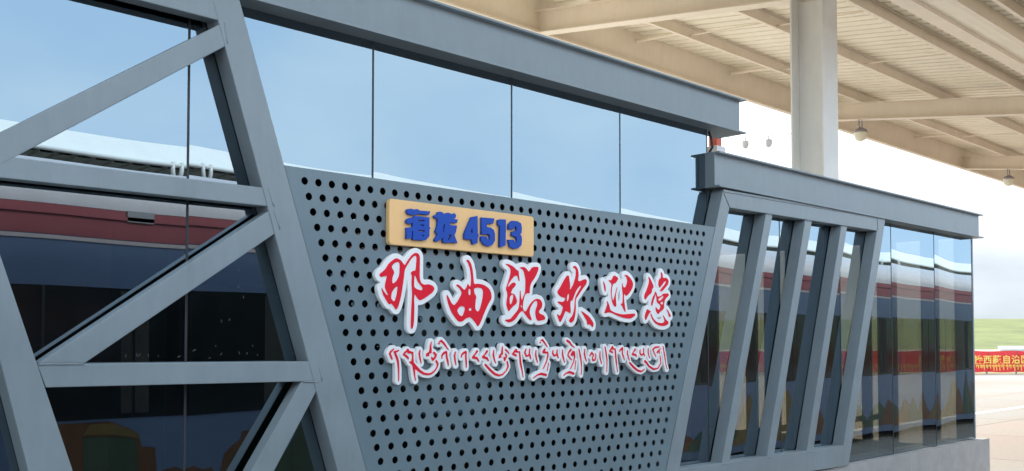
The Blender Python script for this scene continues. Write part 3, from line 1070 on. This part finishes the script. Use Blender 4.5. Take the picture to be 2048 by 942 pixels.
# columns, the one through the pavilion roof among them
for cx in (10.42, 26.8, 43.2):
    c_ = MB()
    y0, y1, hw = 0.446, 0.856, 0.175
    zt_ = 6.21
    c_.box(cx - hw, cx + hw, y0, y0 + 0.022, 0, zt_ + SL * y0, 0.002)
    c_.box(cx - hw, cx + hw, y1 - 0.022, y1, 0, zt_ + SL * y1, 0.002)
    c_.box(cx - 0.012, cx + 0.012, y0 + 0.023, y1 - 0.023, 0, zt_ + SL * y0 - .01)
    for zz in (0.15, 3.2):
        c_.box(cx - hw + .01, cx - 0.013, y0 + 0.023, y1 - 0.023, zz, zz + 0.014)
    c_.build('column', WHITECOL, can)

# ------------------------------------------------------------------ lamps
def lamp(x, y, label):
    zb = zr(y)
    t = thing('globe_lamp', label, 'lamp', (x, y, zb - 0.36), 'globe lamps under the canopy beams')
    m_ = MB()
    m_.lathe((x, y, zb - 0.36), [(0.001, 0.20), (0.055, 0.20), (0.06, 0.15), (0.125, 0.145), (0.135, 0.13), (0.138, 0.10), (0.001, 0.10)])
    for k in range(8):
        a = k * math.pi / 4
        m_.tube([(x + 0.06 * math.cos(a), y + 0.06 * math.sin(a), zb - 0.18), (x + 0.125 * math.cos(a), y + 0.125 * math.sin(a), zb - 0.22)], 0.008, 5)
    m_.build('housing', GREYM, t, False)
    MB().lathe((x, y, zb - 0.36), [(0.128, 0.099), (0.13, 0.06), (0.122, 0.02), (0.10, -0.03), (0.065, -0.06), (0.03, -0.073), (0, -0.076)], 24).build('globe', GLOBE, t, True)
    b_ = MB()
    for s_ in (-1, 1):
        b_.tube([(x + s_ * 0.06, y, zb - 0.001), (x + s_ * 0.075, y, zb - 0.06), (x + s_ * 0.06, y, zb - 0.17)], 0.012, 6)
    b_.tube([(x - 0.03, y, zb - 0.155), (x - 0.09, y, zb - 0.10), (x - 0.02, y, zb - 0.04)], 0.008, 6)
    b_.build('bracket', GREYM, t)


lamp(18.68, 4.05, 'grey caged globe lamp under the canopy beam just right of the white column')
lamp(26.78, 3.95, 'grey globe lamp farther along the canopy, near the right edge of the photo')

# ------------------------------------------------------------------ cctv domes on an arm of the column
arm = thing('camera_arm', 'thin pale arm reaching out from the white column holding two cameras', 'bracket', (10.3, 1.4, 4.79))
MB().tube([(10.3, 0.857, 4.72), (10.3, 1.75, 4.80)], 0.006, 8).build('tube', SHINYW, arm)
for y, lab in ((1.18, 'small white dome camera nearer the column, hanging from the thin arm'),
               (1.50, 'small white dome camera at the outer end of the thin arm beside the steel beam')):
    zz = 4.72 + (y - 0.857) * 0.0896
    t = thing('dome_camera', lab, 'camera', (10.3, y, zz - 0.14), 'dome cameras on the arm')
    m_ = MB(); m_.tube([(10.3, y, zz - 0.012), (10.3, y, zz - 0.06)], 0.008, 8)
    m_.lathe((10.3, y, zz - 0.14), [(0, 0.085), (0.035, 0.082), (0.042, 0.06), (0.042, 0.03)], 16)
    m_.build('housing', SHINYW, t, True)
    MB().lathe((10.3, y, zz - 0.14), [(0.038, 0.03), (0.034, 0.008), (0.02, -0.008), (0, -0.013)], 16).build('dome', SHINYW, t, True)

# ------------------------------------------------------------------ orange box on the lower roof
ob = thing('roof_beacon', 'orange box with white cap standing on the lower roof beside the upper beam end', 'beacon', (8.12, 0.5, 3.952))
MB().box(8.05, 8.20, 0.42, 0.55, 3.96, 4.20, 0.004).build('base', SHINYW, ob)
MB().box(8.075, 8.165, 0.44, 0.53, 4.20, 4.41, 0.006).build('housing', ORANGE, ob)
MB().box(8.06, 8.23, 0.42, 0.55, 4.41, 4.435, 0.004).build('cap', SHINYW, ob)
co = MB().tube([(7.335, 0.03, 4.16), (7.325, 0.0, 4.10), (7.33, -0.01, 4.02), (7.335, 0.03, 3.97)], 0.011, 8).build('conduit', BLACK)
rebase(co, (7.33, 0.03, 3.96))
tag(co, 'short black cable bent between the two steel roof beams', 'cable')

# ------------------------------------------------------------------ banner fence on the plaza
DEP = 66.0
BAN = mat('red_banner_cloth', (0.64, 0.10, 0.11), 0.7, var=0.08, vscale=0.6)
BYEL = mat('banner_yellow', (0.85, 0.62, 0.12), 0.6)
bn = thing('slogan_banner', 'long red slogan banner with yellow characters on a low fence across the plaza', 'banner', far(1900, DEP))
RTv, FLv = RT, FLAT


def planar(me, name, m, parent, px0, z, back):
    """mesh drawn in X (right) / Z (up), set on the banner plane"""
    o_ = far(px0, DEP - back)
    M = Matrix(((RTv.x, FLv.x, 0, o_.x), (RTv.y, FLv.y, 0, o_.y), (0, 0, 1, z), (0, 0, 0, 1)))
    me.transform(M)
    return link(name, me, m, parent)


mpx = DEP / FPX
zt_b = 2.3 - (702 - 680) * mpx
zb_b = 2.3 - (744 - 680) * mpx
bm = bmesh.new()
nn = 160
Wd = 900 * mpx
top, bot = [], []
for i in range(nn + 1):
    x = Wd * i / nn
    dy = 0.05 * math.sin(i * 0.55) + 0.03 * math.sin(i * 1.7)
    top.append(bm.verts.new((x, dy, zt_b + 0.03 * math.sin(i * 0.4))))
    bot.append(bm.verts.new((x, dy * 1.6, zb_b + 0.02 * math.sin(i * 0.6 + 1))))
for i in range(nn):
    bm.faces.new((bot[i], bot[i + 1], top[i + 1], top[i]))
bmesh.ops.solidify(bm, geom=bm.faces[:], thickness=0.02)
me = bpy.data.meshes.new('cloth'); bm.to_mesh(me); bm.free()
planar(me, 'cloth', BAN, bn, 1380, 0, 0)
for i in range(16):
    MBx = MB().box(-0.05, 0.05, 0.2, 0.3, -0.02, zt_b - 0.05)
    me = bpy.data.meshes.new('post'); MBx.bm.to_mesh(me); MBx.bm.free()
    planar(me, 'post', GREYM, bn, 1385 + 59 * i, 0, 0)


def text_mesh(body, size):
    cu = bpy.data.curves.new('t', 'FONT')
    cu.body = body
    cu.size = size
    cu.extrude = 0.006
    cu.offset = 0.012
    cu.align_x = 'CENTER'
    o_ = bpy.data.objects.new('t', cu)
    col.objects.link(o_)
    dg = bpy.context.evaluated_depsgraph_get()
    me_ = bpy.data.meshes.new_from_object(o_.evaluated_get(dg))
    bpy.data.objects.remove(o_)
    bpy.data.curves.remove(cu)
    me_.transform(Matrix.Rotation(R(90), 4, 'X'))
    return me_


px_c = {1844: '以', 1862.6: '优', 1881.2: '异', 1899.8: '成', 1918.4: '绩', 1937: '迎', 1955.7: '接', 1973.9: '西',
        1992.3: '藏', 2011.8: '自', 2030.4: '治', 2048.6: '区'}
for p_, ch in px_c.items():
    me = text_mesh(ch, 0.60)
    planar(me, 'yellow_character', BYEL, bn, p_, 2.3 - (725.3 - 680) * mpx, 0.17)
# small second line of the banner, joined head strokes with hanging legs
rg = random.Random(11)
m_ = MB()
x = 0
while x < 860 * mpx:
    w = rg.uniform(0.14, 0.24)
    m_.box(x, x + w, -0.006, 0.006, 0.20, 0.25)
    m_.box(x + w * 0.6, x + w * 0.6 + 0.05, -0.006, 0.006, rg.choice((-0.1, 0.0, -0.16)), 0.199)
    m_.box(x + 0.01, x + 0.06, -0.006, 0.006, rg.uniform(0.05, 0.12), 0.199)
    if rg.random() < 0.4:
        m_.box(x + 0.02, x + w * 0.55, -0.006, 0.006, 0.30, 0.345)
    x += w + rg.uniform(0.02, 0.07)
me = bpy.data.meshes.new('small_script'); m_.bm.to_mesh(me); m_.bm.free()
planar(me, 'small_script', BYEL, bn, 1400, 2.3 - (736.5 - 680) * mpx, 0.17)

# grass strip at the foot of the fence and a low white shed roof beyond it
bm = bmesh.new()
p = [far(600, DEP + 0.6), far(3400, DEP + 0.6), far(3400, DEP + 40), far(600, DEP + 40)]
bm.faces.new([bm.verts.new((q.x, q.y, 0.012)) for q in p])
me = bpy.data.meshes.new('meadow'); bm.to_mesh(me); bm.free()
tag(link('meadow', me, BROWN), kind='structure')
sh = thing('low_shed', 'low white flat roofed shed far behind the red slogan banner', 'shed', far(2060, 120))


def farbox(x0, x1, d0, d1, z0, z1):
    q = [far(x0, d0), far(x1, d0), far(x1 * 1.0, d1), far(x0, d1)]
    return MB().hexa([(*v.xy, z0) for v in q] + [(*v.xy, z1) for v in q])


farbox(2000, 2160, 120, 128, 0, 1.15).build('wall', SHINYW, sh)
farbox(1995, 2165, 119.5, 128.5, 1.15, 1.5).build('roof', LWHITE, sh)

# ------------------------------------------------------------------ the coach this platform serves (seen in the glass)
YT = -5.15


def zm(px, py, Y=-YT):
    """height of a feature seen in the glass at that photo point, on the plane mirrored to Y"""
    return at(px, py, Y).z


zr0, zmar, zblu, zwin, zlow_, = zm(0, 398), zm(0, 466), zm(0, 472), zm(0, 568), zm(250, 838)
MAR = mat('maroon_coach_paint', (0.31, 0.08, 0.09), 0.3, var=0.06)
NAVY = mat('blue_coach_paint', (0.13, 0.18, 0.29), 0.3, var=0.05)
ROOFM = mat('pale_coach_roof', (0.62, 0.56, 0.57), 0.3, var=0.05)
WIN = mat('dark_coach_glass', (0.012, 0.013, 0.014), 0.12)
MTB = mat('mural_brown', (0.16, 0.065, 0.028), 0.4, var=0.15, vscale=2)
MTG = mat('mural_green', (0.06, 0.085, 0.05), 0.4, var=0.15, vscale=2)
MTY = mat('mural_ochre', (0.20, 0.125, 0.04), 0.4, var=0.12, vscale=2)
ct = thing('passenger_coach', 'blue railway coach with maroon upper band and painted mountains, mirrored in the pavilion glass', 'railway coach', (5, -6.6, 0))
CX0, CX1 = -16, 40
s = MB(); s.box(CX0, CX1, YT - 2.9, YT, 0.15, zmar + 0.02); s.build('body', NAVY, ct)
s = MB(); s.box(CX0, CX1, YT - 2.9, YT + 0.006, zmar + 0.021, zr0); s.build('upper_band', MAR, ct)
PINK = mat('pale_coach_line', (0.55, 0.45, 0.44), 0.3)
s = MB(); s.box(CX0, CX1, YT + 0.001, YT + 0.012, zmar - 0.028, zmar + 0.012); s.build('pale_line', PINK, ct)
s = MB(); s.box(CX0, CX1, YT + 0.0065, YT + 0.03, zr0 - 0.10, zr0 - 0.06); s.build('drip_rail', MAR, ct)
bm = bmesh.new()
prf = [(YT + 0.01, zr0 + 0.001)]
for k in range(13):
    a = math.pi * k / 12
    prf.append((YT - 1.45 + 1.46 * math.cos(a), zr0 + 0.10 + 0.55 * math.sin(a)))
prf.append((YT - 2.91, zr0 + 0.001))
A = [bm.verts.new((CX0, y, z)) for y, z in prf]; B = [bm.verts.new((CX1, y, z)) for y, z in prf]
for i in range(len(prf) - 1):
    bm.faces.new((A[i], B[i], B[i + 1], A[i + 1]))
bm.faces.new(A); bm.faces.new(B[::-1])
bmesh.ops.recalc_face_normals(bm, faces=bm.faces)
me = bpy.data.meshes.new('roof'); bm.to_mesh(me); bm.free()
link('roof', me, ROOFM, ct, True)
xw = CX0 + 0.6
rw0 = random.Random(8)
CURT = mat('dim_curtain', (0.045, 0.04, 0.035), 0.8, var=0.3, vscale=6)
k = 0
while xw < CX1 - 2:
    s = MB(); s.box(xw, xw + 1.794, YT - 0.02, YT + 0.008, zlow_, zwin, 0.003); w_ = s.build('window', WIN, ct)
    s = MB(); s.box(xw + 0.02, xw + rw0.uniform(0.12, 0.4), YT + 0.0085, YT + 0.0115, zlow_ + 0.05, zwin - 0.03)
    s.box(xw + 1.78 - rw0.uniform(0.1, 0.35), xw + 1.78, YT + 0.0085, YT + 0.0115, zlow_ + 0.05, zwin - 0.03)
    s.build('curtain', CURT, w_)
    if k % 2 == 0:
        s = MB(); s.box(xw + 0.8, xw + 0.83, YT + 0.0085, YT + 0.014, zlow_, zwin); s.build('glazing_bar', BLACK, w_)
    xw += 1.80
    k += 1
s = MB(); s.box(at(265, 435, -YT).x, at(322, 435, -YT).x, YT + 0.0065, YT + 0.03, zm(290, 446), zm(290, 424)); s.build('display_panel', GREYM, ct)


def mural(poly, m, off):
    MB().prism(poly, YT + off, YT + off + 0.004).build('mural_shape', m, ct)


# painted mountains on the coach side
base = 0.3
sil = zlow_ - 0.03


def M2(p): return (p[0] / 1.954, 460 + p[1] / 1.954)


def paint(pts, m, off):
    q = xz([M2(p) for p in pts], -YT)
    mural([(x, max(base, min(sil, z))) for x, z in q], m, off)


paint([(60, 625), (190, 618), (290, 640), (370, 625), (440, 740), (520, 780), (560, 800), (572, 850), (632, 852), (640, 1010), (60, 1010)], MTB, 0.0015)
paint([(250, 625), (330, 640), (400, 720), (420, 742), (350, 742), (300, 690)], MTG, 0.006)
paint([(318, 808), (350, 765), (450, 760), (550, 793), (556, 815), (440, 806)], MTY, 0.0108)
paint([(318, 818), (440, 812), (548, 818), (560, 1010), (320, 1010)], MTG, 0.006)
paint([(650, 1010), (660, 940), (720, 925), (760, 940), (800, 930), (815, 1010)], MTB, 0.0015)
paint([(820, 1010), (850, 880), (880, 850), (918, 825), (925, 792), (975, 785), (1010, 830), (1010, 1010)], MTB, 0.006)
paint([(850, 1010), (870, 930), (905, 860), (940, 880), (960, 1010)], MTG, 0.0108)
paint([(1040, 1010), (1090, 900), (1140, 830), (1180, 740), (1215, 760), (1260, 850), (1330, 1010)], MTG, 0.0015)
x = at(720, 800, -YT).x
rg = random.Random(9)
k = 0
while x < CX1 - 4:
    w = rg.uniform(1.1, 2.4)
    hh = rg.uniform(0.45, 1.0) * (sil - base)
    pts = [(x, base)]
    nst = 11
    pk = rg.uniform(0.35, 0.65)
    for i in range(1, nst):
        f_ = i / nst
        t_ = f_ / pk if f_ < pk else (1 - f_) / (1 - pk)
        pts.append((x + w * f_, min(sil, base + 0.04 + hh * t_ ** rg.uniform(0.7, 1.5))))
    pts.append((x + w, base))
    mural(pts[::-1], (MTB, MTY, MTG)[rg.randrange(3)], (0.0015, 0.006, 0.0108, 0.0156)[k % 4])
    k += 1
    x += w * rg.uniform(0.4, 0.75)

# ------------------------------------------------------------------ canopy of the opposite platform (seen in the glass)
YC = -14.0
zf1, zf0 = zm(0, 226, -YC), zm(0, 283, -YC)
FASC = mat('white_fascia_sheet', (0.88, 0.88, 0.87), 0.45, var=0.03)
SOF = mat('grey_green_soffit', (0.34, 0.37, 0.35), 0.6, var=0.1)
oc = thing('opposite_canopy', 'white edged canopy of the opposite platform with a round gutter, mirrored in the glass', 'canopy', (10, YC - 2, 0))
s = MB()
s.hexa([(-30, YC, zf0), (70, YC, zf0), (70, YC - 0.12, zf0), (-30, YC - 0.12, zf0),
        (-30, YC - 0.55, zf1 + 0.02), (70, YC - 0.55, zf1 + 0.02), (70, YC - 0.67, zf1 + 0.02), (-30, YC - 0.67, zf1 + 0.02)])
s.build('fascia', FASC, oc)
s = MB().tube([(-30, YC + 0.09, zf0 + 0.01), (70, YC + 0.09, zf0 - 0.03)], 0.045, 10); s.build('gutter', SHINYW, oc, True)
bm = bmesh.new()
x = -30
prof = []
while x < 70:
    for dx, dz in ((0, 0), (0.22, 0), (0.25, 0.06), (0.32, 0.06), (0.35, 0)):
        prof.append((x + dx, dz))
    x += 0.4
A = [bm.verts.new((q, YC - 0.121, zf0 - 0.05 + dz)) for q, dz in prof]
B = [bm.verts.new((q, YC - 7, zf0 - 0.25 + dz)) for q, dz in prof]
for i in range(len(prof) - 1):
    bm.faces.new((A[i], A[i + 1], B[i + 1], B[i]))
me = bpy.data.meshes.new('soffit'); bm.to_mesh(me); bm.free()
link('soffit', me, SOF, oc)
s = MB(); s.box(-30, 70, YC - 7, YC - 0.66, zf1 - 0.15, zf1 - 0.05); s.build('roof_slab', SOF, oc)
s = MB(); s.box(-30, 70, YC - 7.3, YC - 7.01, 0, zf1); s.build('back_wall', SOF, oc)
for x in range(-25, 70, 9):
    s = MB(); s.box(x - 0.15, x + 0.15, YC - 3.7, YC - 3.4, 0, zf0 - 0.2); s.build('column', FASC, oc)
    pass


# gutter ends turning down at the breaks of the roof
g0, g1 = at(374, 350, -YC).x, at(1783, 515, -YC).x
pitch = (g1 - g0) / 3
for k in range(-2, 6):
    for dx in (-0.1, 0.1):
        x = g0 + pitch * k + dx
        s = MB().tube([(x, YC + 0.09, zf0 + 0.06), (x, YC + 0.09, zf0 - 0.1), (x - dx * 0.4, YC + 0.08, zf0 - 0.36)], 0.05, 8)
        s.build('gutter_end', SHINYW, oc, True)

# pale dried specks low on the left panes
m_ = MB()
for x, y in ((492, 492), (535, 488), (545, 489), (580, 490), (620, 492), (843, 453), (865, 485), (866, 356), (897, 350), (934, 157), (932, 222), (952, 262),
             (935, 480), (966, 482), (988, 452), (1007, 488), (1080, 262), (1145, 480), (1160, 455), (1178, 484), (1140, 320), (700, 495), (760, 470), (820, 500)):
    p = at(x / 1.954, 460 + y / 1.954, -0.006)
    a = rg.uniform(0.3, 1.9)
    l_ = rg.uniform(0.004, 0.010)
    dx, dz = math.cos(a) * l_, math.sin(a) * l_
    m_.tube([(p.x - dx, -0.0065, p.z - dz), (p.x, -0.0068, p.z + 0.001), (p.x + dx, -0.0065, p.z + dz)], 0.0009, 5)
tag(m_.build('dirt_specks', GREYM, bld), kind='stuff')

# weld beads where the truss members meet
rw = random.Random(2)


def weld(pts, Y, parent):
    q = [at(x, y, Y) for x, y in pts]
    L_ = []
    for a_, b_ in zip(q, q[1:]):
        n_ = max(3, int((b_ - a_).length / 0.03))
        for i in range(n_):
            p = a_.lerp(b_, i / n_)
            L_.append((p.x + rw.uniform(-.002, .002), Y + rw.uniform(-.0006, .0006), p.z + rw.uniform(-.002, .002)))
    L_.append(tuple(q[-1]))
    MB().tube(L_, [rw.uniform(0.003, 0.005) for _ in L_], 6).build('weld_bead', STEEL, parent, True)


weld([(448.5, 45), (455, 88)], YF - 0.001, tr)
weld([(536, 377), (548, 413)], YF - 0.001, tr)
weld([(547, 418), (560, 459)], YF - 0.001, tr)
weld([(636, 723), (644, 761)], YF - 0.001, tr)
weld([(77, 728.5), (168, 728)], YF - 0.001, tr)
weld([(606, 764), (642, 763)], YF - 0.001, tr)
weld([(1450, 383.5), (1765, 437.5)], YF - 0.002, fr_)
weld([(1447, 384), (1459, 414)], YF - 0.001, fr_)
weld([(1755, 437), (1756, 460)], YF - 0.001, fr_)
for q in (((1445, 928.5), (1458, 926.5)), ((1535, 916), (1547, 914)), ((1615, 904.7), (1626, 903)), ((1534, 428), (1545, 430)), ((1612, 440.5), (1623, 442.5)), ((1684, 452), (1694, 453.6))):
    weld(q, YF + 0.0005, fr_)
